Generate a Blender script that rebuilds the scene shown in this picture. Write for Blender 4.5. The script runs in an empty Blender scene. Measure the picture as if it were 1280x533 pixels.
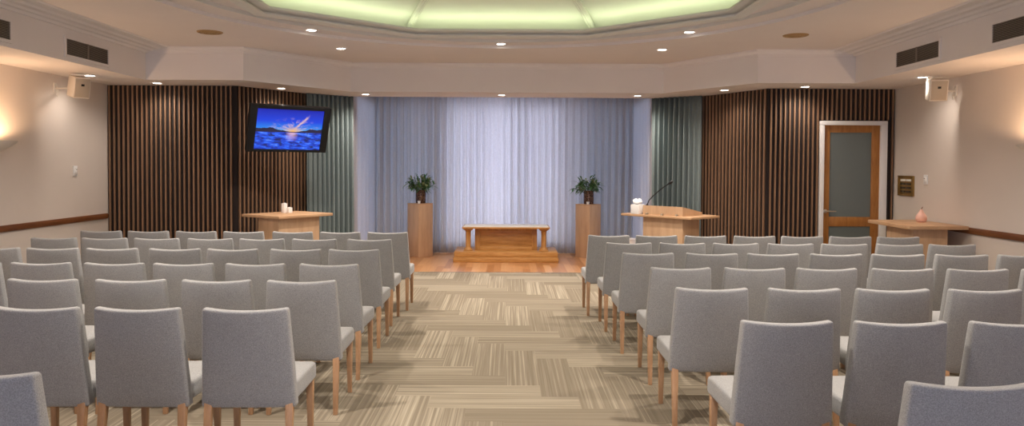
import bpy, bmesh, math, random
from mathutils import Vector, Matrix
from math import sin, cos, pi, radians, sqrt
random.seed(11)
sc = bpy.context.scene
COL = sc.collection

# ------------------------------------------------------------------ camera
F, HC = 930.0, 1.577
PITCH, ROLL = radians(1.45), radians(0.3)
RM = Matrix.Rotation(pi/2 - PITCH, 3, 'X') @ Matrix.Rotation(ROLL, 3, 'Z')
v_ = RM.transposed() @ Vector((0, 1, 0))
CX, CY = 636 - F*v_.x/-v_.z, 207 + F*v_.y/-v_.z
cam = bpy.data.cameras.new('camera')
cam.sensor_fit = 'HORIZONTAL'; cam.sensor_width = 36
cam.lens = F/1280*36
cam.shift_x = (640 - CX)/1280
cam.shift_y = (CY - 266.5)/1280
cam.clip_start = 0.05
co = bpy.data.objects.new('camera', cam)
co.matrix_world = Matrix.Translation((0, 0, HC)) @ RM.to_4x4()
COL.objects.link(co); sc.camera = co
def ray(px, py): return RM @ Vector(((px-CX)/F, -(py-CY)/F, -1))
def at_y(px, py, Y):
    d = ray(px, py); return Vector((0, 0, HC)) + d*(Y/d.y)
def at_z(px, py, Z):
    d = ray(px, py); return Vector((0, 0, HC)) + d*((Z-HC)/d.z)

# ------------------------------------------------------------------ helpers
class MB:
    """collects shapes, builds ONE mesh object"""
    def __init__(s): s.v = []; s.f = []; s.uv = {}
    def add(s, vs, fs):
        o = len(s.v); s.v += [tuple(p) for p in vs]; s.f += [tuple(i+o for i in f) for f in fs]; return s
    def box(s, lo, hi, bev=0.0, M=None, n=2):
        bm = bmesh.new(); bmesh.ops.create_cube(bm, size=1)
        for v in bm.verts: v.co = Vector([lo[i]+(v.co[i]+.5)*(hi[i]-lo[i]) for i in range(3)])
        if bev > 0: bmesh.ops.bevel(bm, geom=bm.edges[:], offset=bev, segments=n, affect='EDGES', profile=.5)
        return s.bm(bm, M)
    def bm(s, bm, M=None):
        if M is not None: bm.transform(M)
        bm.verts.index_update()
        s.add([v.co for v in bm.verts], [[v.index for v in f.verts] for f in bm.faces]); bm.free(); return s
    def prism(s, poly, z0, z1, bev=0.0, M=None):
        bm = bmesh.new()
        b = [bm.verts.new((x, y, z0)) for x, y in poly]; t = [bm.verts.new((x, y, z1)) for x, y in poly]
        n = len(poly)
        for i in range(n): bm.faces.new((b[i], b[(i+1) % n], t[(i+1) % n], t[i]))
        bm.faces.new(t); bm.faces.new(b[::-1])
        bmesh.ops.recalc_face_normals(bm, faces=bm.faces[:])
        if bev > 0: bmesh.ops.bevel(bm, geom=bm.edges[:], offset=bev, segments=2, affect='EDGES', profile=.5)
        return s.bm(bm, M)
    def lathe(s, prof, seg=32, M=None, a0=0, a1=2*pi, caps=True):
        full = abs(a1-a0-2*pi) < 1e-6; n = seg if full else seg+1
        vs = []; fs = []
        for r, z in prof:
            for k in range(n):
                a = a0+(a1-a0)*k/seg; vs.append(Vector((r*cos(a), r*sin(a), z)))
        m = len(prof)
        for i in range(m-1):
            for k in range(seg):
                k2 = (k+1) % n
                fs.append((i*n+k, i*n+k2, (i+1)*n+k2, (i+1)*n+k))
        if caps and full:
            if prof[0][0] > 1e-5: fs.append(tuple(range(n-1, -1, -1)))
            if prof[-1][0] > 1e-5: fs.append(tuple((m-1)*n+k for k in range(n)))
        if M is not None: vs = [M @ v for v in vs]
        return s.add(vs, fs)
    def tube(s, pts, r, seg=10, flat=1.0):
        pts = [Vector(p) for p in pts]; rs = r if isinstance(r, (list, tuple)) else [r]*len(pts)
        vs = []; fs = []; up = None
        for i, p in enumerate(pts):
            t = (pts[min(i+1, len(pts)-1)]-pts[max(i-1, 0)]).normalized()
            if up is None: up = Vector((0, 0, 1)) if abs(t.z) < .9 else Vector((1, 0, 0))
            x = t.cross(up).normalized(); y = x.cross(t).normalized(); up = y
            for k in range(seg):
                a = 2*pi*k/seg; vs.append(p+(x*cos(a)+y*sin(a)*flat)*rs[i])
        for i in range(len(pts)-1):
            for k in range(seg):
                k2 = (k+1) % seg; fs.append((i*seg+k, i*seg+k2, (i+1)*seg+k2, (i+1)*seg+k))
        fs.append(tuple(range(seg-1, -1, -1))); fs.append(tuple((len(pts)-1)*seg+k for k in range(seg)))
        return s.add(vs, fs)
    def sweep(s, path, prof, closed=False):
        """profile (offset to the left of the path, z) carried along a plan polyline with mitres"""
        n = len(path); P = [Vector(p) for p in path]; N = []
        for i in range(n):
            d = []
            if closed or i > 0: e = (P[i]-P[i-1]).normalized(); d.append(Vector((-e.y, e.x)))
            if closed or i < n-1: e = (P[(i+1) % n]-P[i]).normalized(); d.append(Vector((-e.y, e.x)))
            if len(d) == 2: N.append((d[0]+d[1])/(1+d[0].dot(d[1])))
            else: N.append(d[0])
        vs = [(P[i].x+N[i].x*o, P[i].y+N[i].y*o, z) for i in range(n) for o, z in prof]
        m = len(prof); fs = []
        for i in range(n if closed else n-1):
            j = (i+1) % n
            for k in range(m-1): fs.append((i*m+k, j*m+k, j*m+k+1, i*m+k+1))
        if not closed:
            fs.append(tuple(range(m))); fs.append(tuple((n-1)*m+k for k in range(m-1, -1, -1)))
        return s.add(vs, fs)
    def build(s, name, mat, parent=None, ang=35, fix=True):
        me = bpy.data.meshes.new(name); me.from_pydata(s.v, [], s.f)
        if fix:
            bm = bmesh.new(); bm.from_mesh(me); bmesh.ops.recalc_face_normals(bm, faces=bm.faces[:]); bm.to_mesh(me); bm.free()
        me.polygons.foreach_set('use_smooth', [True]*len(me.polygons)); me.set_sharp_from_angle(angle=radians(ang))
        me.materials.append(mat)
        o = bpy.data.objects.new(name, me); COL.objects.link(o)
        if parent is not None: o.parent = parent
        return o
def tag(o, label=None, cat=None, group=None, kind=None):
    if label: o['label'] = label
    if cat: o['category'] = cat
    if group: o['group'] = group
    if kind: o['kind'] = kind
    return o
def thing(name, label, cat, loc=(0, 0, 0), rz=0, group=None):
    o = bpy.data.objects.new(name, None); COL.objects.link(o); o.empty_display_size = .1
    o.location = loc; o.rotation_euler = (0, 0, rz); return tag(o, label, cat, group)
def struct(o): o['kind'] = 'structure'; return o
def rounded_box(h, r, div, deform=None, q=3):
    """rounded box with a regular grid, then an optional deformation of every vertex"""
    ax = []
    for k in range(3):
        H = h[k]; c = [-H + r*(1-cos(pi/2*i/q)) for i in range(q)]
        inner = [-H+r+(2*(H-r))*i/div[k] for i in range(div[k]+1)]
        ax.append(c+inner+[-x for x in c[::-1]])
    vid = {}; vs = []; fs = []
    def V(p):
        key = tuple(round(x, 6) for x in p)
        if key in vid: return vid[key]
        inn = Vector([max(-h[i]+r, min(h[i]-r, p[i])) for i in range(3)]); d = Vector(p)-inn
        w = inn+d.normalized()*r if d.length > 1e-9 else Vector(p)
        vid[key] = len(vs); vs.append(deform(w) if deform else w); return vid[key]
    for k in range(3):
        a, b = [(1, 2), (0, 2), (0, 1)][k]
        for sgn in (-1, 1):
            for i in range(len(ax[a])-1):
                for j in range(len(ax[b])-1):
                    f = []
                    for (u, w) in ((i, j), (i+1, j), (i+1, j+1), (i, j+1)):
                        p = [0, 0, 0]; p[k] = sgn*h[k]; p[a] = ax[a][u]; p[b] = ax[b][w]; f.append(V(p))
                    if len(set(f)) == 4: fs.append(tuple(f))
    return MB().add(vs, fs)

# ------------------------------------------------------------------ materials
def newmat(name):
    m = bpy.data.materials.new(name); m.use_nodes = True; nt = m.node_tree; return m, nt, nt.nodes['Principled BSDF']
def N(nt, t, **k):
    n = nt.nodes.new(t)
    for a, b in k.items(): setattr(n, a, b)
    return n
def ramp(nt, fac, stops):
    r = N(nt, 'ShaderNodeValToRGB'); e = r.color_ramp.elements
    while len(e) < len(stops): e.new(.5)
    for x, (p, c) in zip(e, stops): x.position = p; x.color = (*c, 1)
    nt.links.new(fac, r.inputs[0]); return r.outputs[0]
def math_(nt, op, a, b=None, c=None):
    n = N(nt, 'ShaderNodeMath', operation=op)
    for i, x in enumerate((a, b, c)):
        if x is None: continue
        if isinstance(x, (int, float)): n.inputs[i].default_value = x
        else: nt.links.new(x, n.inputs[i])
    return n.outputs[0]
def mixc(nt, fac, a, b, mode='MIX'):
    n = N(nt, 'ShaderNodeMix', data_type='RGBA', blend_type=mode)
    for i, x in ((0, fac), (6, a), (7, b)):
        if isinstance(x, (int, float)): n.inputs[i].default_value = x
        elif isinstance(x, tuple): n.inputs[i].default_value = (*x, 1)
        else: nt.links.new(x, n.inputs[i])
    return n.outputs[2]
def coords(nt, scale=(1, 1, 1), out='Object', rnd=False):
    tc = N(nt, 'ShaderNodeTexCoord'); mp = N(nt, 'ShaderNodeMapping'); nt.links.new(tc.outputs[out], mp.inputs[0])
    mp.inputs[3].default_value = scale
    if rnd:
        oi = N(nt, 'ShaderNodeObjectInfo'); cb = N(nt, 'ShaderNodeCombineXYZ')
        for i in range(3): nt.links.new(math_(nt, 'MULTIPLY', oi.outputs['Random'], 37.0), cb.inputs[i])
        nt.links.new(cb.outputs[0], mp.inputs[1])
    return mp.outputs[0]
def noise(nt, vec, scale, detail=3, rough=.55):
    n = N(nt, 'ShaderNodeTexNoise'); n.inputs['Scale'].default_value = scale; n.inputs['Detail'].default_value = detail
    n.inputs['Roughness'].default_value = rough; nt.links.new(vec, n.inputs['Vector']); return n.outputs['Fac']
def bump(nt, b, h, st=.2, dist=.01):
    n = N(nt, 'ShaderNodeBump'); n.inputs['Strength'].default_value = st; n.inputs['Distance'].default_value = dist
    nt.links.new(h, n.inputs['Height']); nt.links.new(n.outputs[0], b.inputs['Normal'])
def plain(name, c, rough=.5, metal=0, var=.06, sc_=3.0, spec=.5):
    m, nt, b = newmat(name); f = noise(nt, coords(nt), sc_)
    lo = tuple(x*(1-var) for x in c); hi = tuple(min(1, x*(1+var)) for x in c)
    nt.links.new(ramp(nt, f, [(.3, lo), (.7, hi)]), b.inputs['Base Color'])
    b.inputs['Roughness'].default_value = rough; b.inputs['Metallic'].default_value = metal
    b.inputs['Specular IOR Level'].default_value = spec
    return m
def paint(name, c, rough=.75):
    m, nt, b = newmat(name); co_ = coords(nt); f = noise(nt, co_, 1.2, 4)
    nt.links.new(ramp(nt, f, [(.3, tuple(x*.97 for x in c)), (.7, tuple(min(1, x*1.02) for x in c))]), b.inputs['Base Color'])
    b.inputs['Roughness'].default_value = rough; b.inputs['Specular IOR Level'].default_value = .25
    bump(nt, b, noise(nt, co_, 60, 3), .08, .004); return m
def wood(name, cs, stretch=(1, 1, 1), scale=9, rough=.42, rnd=True):
    """cs: three colours dark -> light; stretch is small along the grain"""
    m, nt, b = newmat(name); v = coords(nt, stretch, rnd=rnd)
    f = noise(nt, v, scale, 5, .6); g = noise(nt, v, scale*6, 3, .7)
    h = math_(nt, 'ADD', math_(nt, 'MULTIPLY', f, .72), math_(nt, 'MULTIPLY', g, .28))
    nt.links.new(ramp(nt, h, [(.32, cs[0]), (.5, cs[1]), (.68, cs[2])]), b.inputs['Base Color'])
    b.inputs['Roughness'].default_value = rough; b.inputs['Specular IOR Level'].default_value = .4
    bump(nt, b, g, .06, .002); return m
def emis(name, c, s):
    m, nt, b = newmat(name); b.inputs['Base Color'].default_value = (*c, 1)
    b.inputs['Emission Color'].default_value = (*c, 1); b.inputs['Emission Strength'].default_value = s; return m

M = {}
M['wall'] = paint('wall_paint', (.70, .62, .55))
M['ceil'] = paint('ceiling_paint', (.73, .665, .63))
M['trim'] = paint('trim_paint', (.80, .745, .71))  # lighter than the ceiling to stand in for light bounced onto the bulkhead
M['coffer'] = paint('cornice_paint', (.70, .68, .63))
M['dome'] = paint('dome_paint', (.78, .80, .68))
M['white'] = paint('white_paint', (.80, .78, .76), .5)
M['niche'] = paint('niche_paint', (.74, .74, .80))
M['oak'] = wood('oak_leg', [(.36, .20, .10), (.47, .27, .14), (.56, .34, .19)], (3, 3, .35), 10)
M['oakv'] = wood('oak_veneer_vertical', [(.47, .29, .17), (.56, .36, .215), (.62, .41, .25)], (2.2, 2.2, .25), 6)
M['oakh'] = wood('oak_veneer_level', [(.45, .26, .14), (.53, .325, .18), (.59, .37, .215)], (.4, .9, 3.5), 6)
M['altar'] = wood('honey_oak', [(.33, .15, .035), (.48, .24, .07), (.60, .33, .11)], (.45, 3, 5), 8)
M['altarv'] = wood('honey_oak_upright', [(.30, .135, .03), (.44, .215, .06), (.56, .30, .10)], (4, 4, .4), 8)
M['rail'] = wood('rail_wood', [(.11, .035, .012), (.17, .06, .02), (.22, .085, .03)], (3, .3, 3), 8)
M['doorw'] = wood('door_wood', [(.26, .10, .022), (.36, .15, .036), (.43, .19, .05)], (4, 4, .5), 6)
M['slat'] = wood('slat_wood', [(.17, .092, .05), (.24, .135, .076), (.30, .175, .10)], (6, 6, .25), 5, .6)
M['slatback'] = plain('slat_backing', (.012, .005, .003), .8)
M['cream'] = plain('cream_top', (.86, .82, .72), .5)
M['black'] = plain('black_plastic', (.008, .008, .009), .5, spec=.25)
M['dark'] = plain('dark_grille', (.055, .045, .035), .6)
M['louv'] = plain('louvre_metal', (.25, .205, .16), .55)
M['brass'] = plain('brass', (.40, .25, .08), .35, .8)
M['brassd'] = plain('brass_dark', (.045, .03, .015), .4, .3)
M['chrome'] = plain('satin_metal', (.55, .50, .42), .3, .9)
M['tan'] = plain('tan_grille', (.36, .22, .09), .55)
M['cand'] = plain('white_wax', (.85, .83, .80), .45)
M['tissue'] = plain('tissue', (.88, .87, .88), .9)
M['leaf'] = plain('leaf_green', (.085, .20, .065), .4, 0, .45, 14)
M['leafl'] = plain('leaf_pale', (.26, .33, .16), .45, 0, .25, 14)
M['stem'] = plain('stem_green', (.08, .12, .04), .6)
M['pink'] = plain('pink_ceramic', (.80, .48, .38), .4)
M['speaker'] = plain('speaker_shell', (.68, .62, .54), .45)
M['grille'] = plain('speaker_grille', (.40, .34, .27), .7)
M['lens'] = emis('lamp_lens', (1, .93, .82), 14)
M['bowl'] = plain('sconce_plaster', (.78, .70, .60), .6)
M['glow'] = emis('sconce_lamp', (1, .72, .42), 8)

# grey upholstery
def fabric():
    m, nt, b = newmat('grey_wool'); v = coords(nt, rnd=True)
    a = noise(nt, v, 230, 2, .7); c = noise(nt, v, 14, 3)
    h = math_(nt, 'ADD', math_(nt, 'MULTIPLY', a, .92), math_(nt, 'MULTIPLY', c, .08))
    nt.links.new(ramp(nt, h, [(.34, (.25, .25, .247)), (.5, (.325, .325, .32)), (.66, (.41, .41, .403))]), b.inputs['Base Color'])
    b.inputs['Roughness'].default_value = .95; b.inputs['Specular IOR Level'].default_value = .15
    b.inputs['Sheen Weight'].default_value = .25; b.inputs['Sheen Roughness'].default_value = .5
    bump(nt, b, a, .35, .003); return m
M['fabric'] = fabric()
# carpet planks (streaks run along each plank)
def carpet():
    m, nt, b = newmat('carpet_plank'); uv = N(nt, 'ShaderNodeUVMap', uv_map='plank'); at = N(nt, 'ShaderNodeVertexColor', layer_name='tone')
    sep = N(nt, 'ShaderNodeSeparateColor'); nt.links.new(at.outputs[0], sep.inputs[0])
    mp = N(nt, 'ShaderNodeMapping'); mp.inputs[3].default_value = (.5, 58, 1); nt.links.new(uv.outputs[0], mp.inputs[0])
    s1 = noise(nt, mp.outputs[0], 1.0, 2, .6)
    mp2 = N(nt, 'ShaderNodeMapping'); mp2.inputs[3].default_value = (1.6, 120, 1); nt.links.new(uv.outputs[0], mp2.inputs[0])
    s2 = noise(nt, mp2.outputs[0], 1.0, 2, .6)
    h = math_(nt, 'ADD', math_(nt, 'MULTIPLY', s1, .8), math_(nt, 'MULTIPLY', s2, .2))
    h = math_(nt, 'ADD', h, math_(nt, 'MULTIPLY', math_(nt, 'SUBTRACT', sep.outputs[0], .5), .17))
    c = ramp(nt, h, [(.30, (.205, .172, .122)), (.50, (.258, .219, .162)), (.58, (.335, .29, .216)), (.72, (.44, .388, .296))])
    nt.links.new(c, b.inputs['Base Color']); b.inputs['Roughness'].default_value = .95; b.inputs['Specular IOR Level'].default_value = .1
    bump(nt, b, s2, .3, .003); return m
M['carpet'] = carpet()
def floorboards():
    m, nt, b = newmat('stage_boards'); uv = N(nt, 'ShaderNodeUVMap', uv_map='plank'); at = N(nt, 'ShaderNodeVertexColor', layer_name='tone')
    sep = N(nt, 'ShaderNodeSeparateColor'); nt.links.new(at.outputs[0], sep.inputs[0])
    mp = N(nt, 'ShaderNodeMapping'); mp.inputs[3].default_value = (1.5, 22, 1); nt.links.new(uv.outputs[0], mp.inputs[0])
    s = noise(nt, mp.outputs[0], 1.5, 4, .6)
    h = math_(nt, 'ADD', math_(nt, 'MULTIPLY', s, .45), math_(nt, 'MULTIPLY', sep.outputs[0], .55))
    nt.links.new(ramp(nt, h, [(.2, (.38, .165, .062)), (.5, (.52, .25, .105)), (.8, (.66, .37, .18))]), b.inputs['Base Color'])
    b.inputs['Roughness'].default_value = .3; return m
M['boards'] = floorboards()
def cloth(name, c, trans, clear=0.0):
    m, nt, b = newmat(name); out = nt.nodes['Material Output']
    v = coords(nt, (1, 1, .4)); f = noise(nt, v, 90, 2)
    colr = ramp(nt, f, [(.3, tuple(x*.93 for x in c)), (.7, tuple(min(1, x*1.05) for x in c))])
    d = N(nt, 'ShaderNodeBsdfDiffuse'); t = N(nt, 'ShaderNodeBsdfTranslucent'); mx = N(nt, 'ShaderNodeMixShader'); mx.inputs[0].default_value = trans
    nt.links.new(colr, d.inputs[0]); nt.links.new(colr, t.inputs[0]); nt.links.new(d.outputs[0], mx.inputs[1]); nt.links.new(t.outputs[0], mx.inputs[2])
    o = mx.outputs[0]
    if clear:
        tr = N(nt, 'ShaderNodeBsdfTransparent'); m2 = N(nt, 'ShaderNodeMixShader'); m2.inputs[0].default_value = clear
        nt.links.new(o, m2.inputs[1]); nt.links.new(tr.outputs[0], m2.inputs[2]); o = m2.outputs[0]
    nt.links.new(o, out.inputs[0]); nt.nodes.remove(b); return m
M['sheer'] = cloth('sheer_cloth', (.68, .68, .70), .45, .10)
M['drape'] = cloth('drape_cloth', (.20, .243, .243), .02)
def frosted():
    m, nt, b = newmat('frosted_glass'); f = noise(nt, coords(nt), 160, 2)
    nt.links.new(ramp(nt, f, [(.3, (.115, .14, .137)), (.7, (.15, .178, .172))]), b.inputs['Base Color'])
    b.inputs['Roughness'].default_value = .45; bump(nt, b, f, .3, .002); return m
M['frost'] = frosted()
def vase_mat():
    m, nt, b = newmat('vase_bronze'); vo = N(nt, 'ShaderNodeTexVoronoi', feature='DISTANCE_TO_EDGE'); vo.inputs['Scale'].default_value = 24
    nt.links.new(coords(nt), vo.inputs['Vector'])
    nt.links.new(ramp(nt, vo.outputs['Distance'], [(.0, (.20, .11, .06)), (.12, (.06, .028, .018)), (.6, (.035, .016, .012))]), b.inputs['Base Color'])
    b.inputs['Roughness'].default_value = .25; b.inputs['Metallic'].default_value = .3; bump(nt, b, vo.outputs['Distance'], .5, .004); return m
M['vase'] = vase_mat()
def screen_mat():
    m, nt, b = newmat('screen_picture'); uv = N(nt, 'ShaderNodeUVMap', uv_map='UVMap'); sp = N(nt, 'ShaderNodeSeparateXYZ'); nt.links.new(uv.outputs[0], sp.inputs[0])
    u, v = sp.outputs[0], sp.outputs[1]
    def uvn(sx, sy, sc_, det=4):
        mp = N(nt, 'ShaderNodeMapping'); mp.inputs[3].default_value = (sx, sy, 1); nt.links.new(uv.outputs[0], mp.inputs[0]); return noise(nt, mp.outputs[0], sc_, det, .6)
    sky = ramp(nt, v, [(.44, (.25, .55, .80)), (.53, (.01, .22, .85)), (.70, (.001, .05, .75)), (1, (.0005, .01, .40))])
    du = math_(nt, 'SUBTRACT', u, .555); dv = math_(nt, 'SUBTRACT', v, .46)
    r = math_(nt, 'SQRT', math_(nt, 'ADD', math_(nt, 'MULTIPLY', du, du), math_(nt, 'MULTIPLY', math_(nt, 'MULTIPLY', dv, dv), 1.6)))
    ang = math_(nt, 'ARCTAN2', dv, du)
    cb = N(nt, 'ShaderNodeCombineXYZ'); nt.links.new(math_(nt, 'MULTIPLY', ang, 3.2), cb.inputs[0]); nt.links.new(math_(nt, 'MULTIPLY', r, 5.0), cb.inputs[1])
    rays = noise(nt, cb.outputs[0], 1.6, 4, .6)
    cl = math_(nt, 'MULTIPLY', ramp(nt, rays, [(.50, (0, 0, 0)), (.66, (1, 1, 1))]), ramp(nt, r, [(.08, (1, 1, 1)), (.45, (0, 0, 0))]))
    sky = mixc(nt, cl, sky, (.80, .52, .55))
    # long bright cloud to the upper right of the sun
    lin = math_(nt, 'ABSOLUTE', math_(nt, 'SUBTRACT', math_(nt, 'SUBTRACT', v, .49), math_(nt, 'MULTIPLY', du, 1.55)))
    lin = math_(nt, 'ADD', lin, math_(nt, 'MULTIPLY', math_(nt, 'SUBTRACT', uvn(1, 1, 14), .5), .12))
    st = math_(nt, 'MULTIPLY', ramp(nt, lin, [(.0, (1, 1, 1)), (.055, (0, 0, 0))]), math_(nt, 'MULTIPLY', ramp(nt, u, [(.57, (0, 0, 0)), (.62, (1, 1, 1))]), ramp(nt, u, [(.74, (1, 1, 1)), (.79, (0, 0, 0))])))
    sky = mixc(nt, math_(nt, 'MULTIPLY', st, .9), sky, (.85, .55, .50))
    sun = ramp(nt, r, [(.0, (1, 1, 1)), (.05, (.65, .65, .65)), (.17, (0, 0, 0))])
    sky = mixc(nt, sun, sky, (1.0, .50, .10))
    wn = uvn(1, 2.0, 7, 6); water = ramp(nt, wn, [(.36, (.002, .008, .10)), (.46, (.004, .04, .55)), (.56, (.008, .12, .95)), (.70, (.20, .40, .95))])
    rk = uvn(1, 1.5, 6, 3); water = mixc(nt, ramp(nt, rk, [(.56, (0, 0, 0)), (.62, (1, 1, 1))]), water, (.004, .02, .16))
    gl = math_(nt, 'MULTIPLY', ramp(nt, math_(nt, 'ABSOLUTE', math_(nt, 'ADD', du, .01)), [(.02, (1, 1, 1)), (.10, (0, 0, 0))]), ramp(nt, v, [(.2, (0, 0, 0)), (.42, (1, 1, 1))]))
    water = mixc(nt, math_(nt, 'MULTIPLY', gl, .8), water, (.85, .50, .55))
    isw = math_(nt, 'LESS_THAN', v, .44)
    pic = mixc(nt, isw, sky, water)
    dist = math_(nt, 'ABSOLUTE', du)
    top = math_(nt, 'ADD', .44, math_(nt, 'MULTIPLY', math_(nt, 'MULTIPLY', uvn(1, 0, 7), ramp(nt, dist, [(.05, (.1, .1, .1)), (.32, (1, 1, 1))])), .17))
    hill = math_(nt, 'MULTIPLY', math_(nt, 'LESS_THAN', v, top), math_(nt, 'GREATER_THAN', v, .43))
    pic = mixc(nt, hill, pic, (.012, .010, .05))
    nt.links.new(pic, b.inputs['Emission Color']); b.inputs['Emission Strength'].default_value = .72
    b.inputs['Base Color'].default_value = (.01, .01, .012, 1); b.inputs['Roughness'].default_value = .3; return m
M['screen'] = screen_mat()
M['day'] = emis('daylight_pane', (.80, .83, 1.0), 2.5)
M['sidefill'] = emis('side_fill_pane', (.66, .78, 1.0), .62)  # weak glow for the added windows beside the stage recess
M['rearfill'] = emis('rear_fill_pane', (.66, .74, 1.0), 2.6)  # cool fill glow for the added glazing behind the camera

# ------------------------------------------------------------------ room shell
XL, XR, YF, YB = -5.25, 5.04, 9.75, -3.2
ZS, ZC = 2.60, 3.00            # soffit, upper ceiling
BL, BR = -4.43, 4.22           # inner faces of the side bulkheads
CO = Vector((-.1, 6.05))       # centre of the coffer
YSTAGE = 10.91

def tiles(rects, region, mat, name):
    """rects: (x0,y0,x1,y1,along_x) clipped to region"""
    vs, fs, uvs, tones = [], [], [], []
    X0, Y0, X1, Y1 = region
    for k, (x0, y0, x1, y1, al) in enumerate(rects):
        a0, b0, a1, b1 = max(x0, X0), max(y0, Y0), min(x1, X1), min(y1, Y1)
        if a1-a0 < 1e-4 or b1-b0 < 1e-4: continue
        o = len(vs); q = [(a0, b0), (a1, b0), (a1, b1), (a0, b1)]
        vs += [(x, y, 0) for x, y in q]; fs.append((o, o+1, o+2, o+3))
        du, dv = random.random()*50, random.random()*50
        for x, y in q:
            lx, ly = x-x0, y-y0; uvs.append((lx+du, ly+dv) if al else (ly+du, lx+dv))
        tones.append(random.random())
    me = bpy.data.meshes.new(name); me.from_pydata(vs, [], fs)
    ul = me.uv_layers.new(name='plank'); me.color_attributes.new('tone', 'FLOAT_COLOR', 'CORNER')
    ul = me.uv_layers['plank']; vc = me.color_attributes['tone']
    for i, c in enumerate(uvs): ul.data[i].uv = c
    for i, t in enumerate(tones):
        for j in range(4): vc.data[i*4+j].color = (t, t, t, 1)
    me.materials.append(mat); o = bpy.data.objects.new(name, me); COL.objects.link(o); return struct(o)
w = .25; rc = []
for n in range(-80, 90):
    for m in range(-14, 15):
        ox, oy = n+8*m, n
        for (a, b_, c, d, al) in ((ox, oy, ox+4, oy+1, True), (ox+4, oy-3, ox+5, oy+1, False)):
            x0, x1 = -1.27+a*w, -1.27+c*w; y1, y0 = 7.79-b_*w, 7.79-d*w
            if x1 > XL-.1 and x0 < XR+.1 and y1 > YB-.1 and y0 < YSTAGE: rc.append((x0, y0, x1, y1, al))
tiles(rc, (XL-.05, YB-.05, XR+.05, YSTAGE), M['carpet'], 'floor')
rc = []
x = -3.3
while x < 3.3:
    y = YSTAGE - random.random()*1.2
    while y < 13.5: L = .9+random.random()*.9; rc.append((x, y, x+.11, y+L, False)); y += L
    x += .11
tiles(rc, (-3.3, YSTAGE, 3.3, 13.4), M['boards'], 'floor')
e = MB().box((-3.3, YSTAGE-.012, -.004), (3.3, YSTAGE+.012, .004)); struct(e.build('trim_1', M['chrome']))

def wall(name, pts, z0, z1, mat=None, th=.12, parent=None):
    """wall following plan points, thickness to the right of travel"""
    mb = MB(); P = [Vector(p) for p in pts]
    mb.sweep([tuple(p) for p in P], [(0, z0), (0, z1), (-th, z1), (-th, z0)])
    for i in range(0): pass
    o = mb.build(name, mat or M['wall'], parent); return struct(o) if parent is None else o
wall('wall_left', [(XL, YF+.1), (XL, YB)], 0, ZS+.02)
wall('wall_right', [(XR, YB), (XR, YF+.1)], 0, ZS+.02)
A0, A1 = (XL, YF), (-3.56, YF); A2 = (-2.92, 10.78); N0 = (-2.46, 11.45)
B0, B1 = (XR, YF), (3.38, YF); B2 = (2.80, 10.92); N1 = (2.28, 11.45)
YW = 13.48
wl = wall('wall_front_left', [A2, A1, A0], 0, ZS+.02, M['slatback'])
DX0, DX1, DZ = 4.06, 4.93, 2.18                     # rough door opening incl. architrave
wr = wall('wall_front_right', [(DX0+.02, YF), B1, B2], 0, ZS+.02, M['slatback'])
w2 = MB().box((DX1-.02, YF, 0), (XR, YF+.12, ZS+.02)).box((DX0+.02, YF, DZ-.02), (DX1-.02, YF+.12, ZS+.02)).build('wall_front', M['slatback']); struct(w2)
wall('wall_niche_left', [(N0[0], YW), N0, A2], 0, 2.95, M['niche'])
wall('wall_niche_right', [B2, N1, (N1[0], YW)], 0, 2.95, M['niche'])
# wall behind the sheer curtain with a daylit window
WX0, WX1, WZ0, WZ1 = -1.22, 1.02, .12, 2.70
SX0, SX1 = -2.25, 2.07
mb = MB().box((N0[0]-.12, YW, 0), (SX0, YW+.12, 2.95)).box((SX1, YW, 0), (N1[0]+.12, YW+.12, 2.95)) \
    .box((WX0-.08, YW, WZ0), (WX0, YW+.12, WZ1)).box((WX1, YW, WZ0), (WX1+.08, YW+.12, WZ1)) \
    .box((SX0, YW, 0), (SX1, YW+.12, WZ0)).box((SX0, YW, WZ1), (SX1, YW+.12, 2.95))
struct(mb.build('wall_back', M['niche']))
def window(name, x0, x1, z0, z1, y, nm, pane, rz=0):
    root = bpy.data.objects.new(name, None); COL.objects.link(root); struct(root)
    f = MB()
    for (a, b_, c, d) in [(x0, x0+.06, z0, z1), (x1-.06, x1, z0, z1), (x0, x1, z0, z0+.06), (x0, x1, z1-.06, z1)]: f.box((a, y-.03, c), (b_, y+.03, d), .004)
    for k in range(1, nm): xm = x0+(x1-x0)*k/nm; f.box((xm-.025, y-.025, z0+.05), (xm+.025, y+.025, z1-.05))
    f.build('window_frame', M['white'], root)
    MB().box((x0+.05, y-.006, z0+.05), (x1-.05, y+.006, z1-.05)).build('window_pane', pane, root); return root
window('window_1', WX0, WX1, WZ0, WZ1, YW+.07, 3, M['day'])
window('fill_window_3', SX0, WX0-.08, WZ0, WZ1, YW+.07, 1, M['sidefill'])  # this and the next window are added to brighten the sheer's sides
window('fill_window_4', WX1+.08, SX1, WZ0, WZ1, YW+.07, 1, M['sidefill'])
w5 = window('fill_window_5', 11.55, 13.2, .12, 2.70, -N0[0]-.02, 1, M['sidefill']); w5.rotation_euler = (0, 0, pi/2)  # niche side windows, added to light the narrow sheers from behind
w6 = window('fill_window_6', 11.55, 13.2, .12, 2.70, -N1[0]+.02, 1, M['sidefill']); w6.rotation_euler = (0, 0, pi/2)
struct(MB().sweep([(N1[0], YW), (N0[0], YW)], [(0, 0), (.016, 0), (.016, .13), (.01, .14), (0, .14)]).build('baseboard_back', M['rail']))
struct(MB().box((N0[0]-.2, 11.2, 2.92), (N1[0]+.2, YW+.12, 2.98)).build('ceiling', M['niche']))
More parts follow.
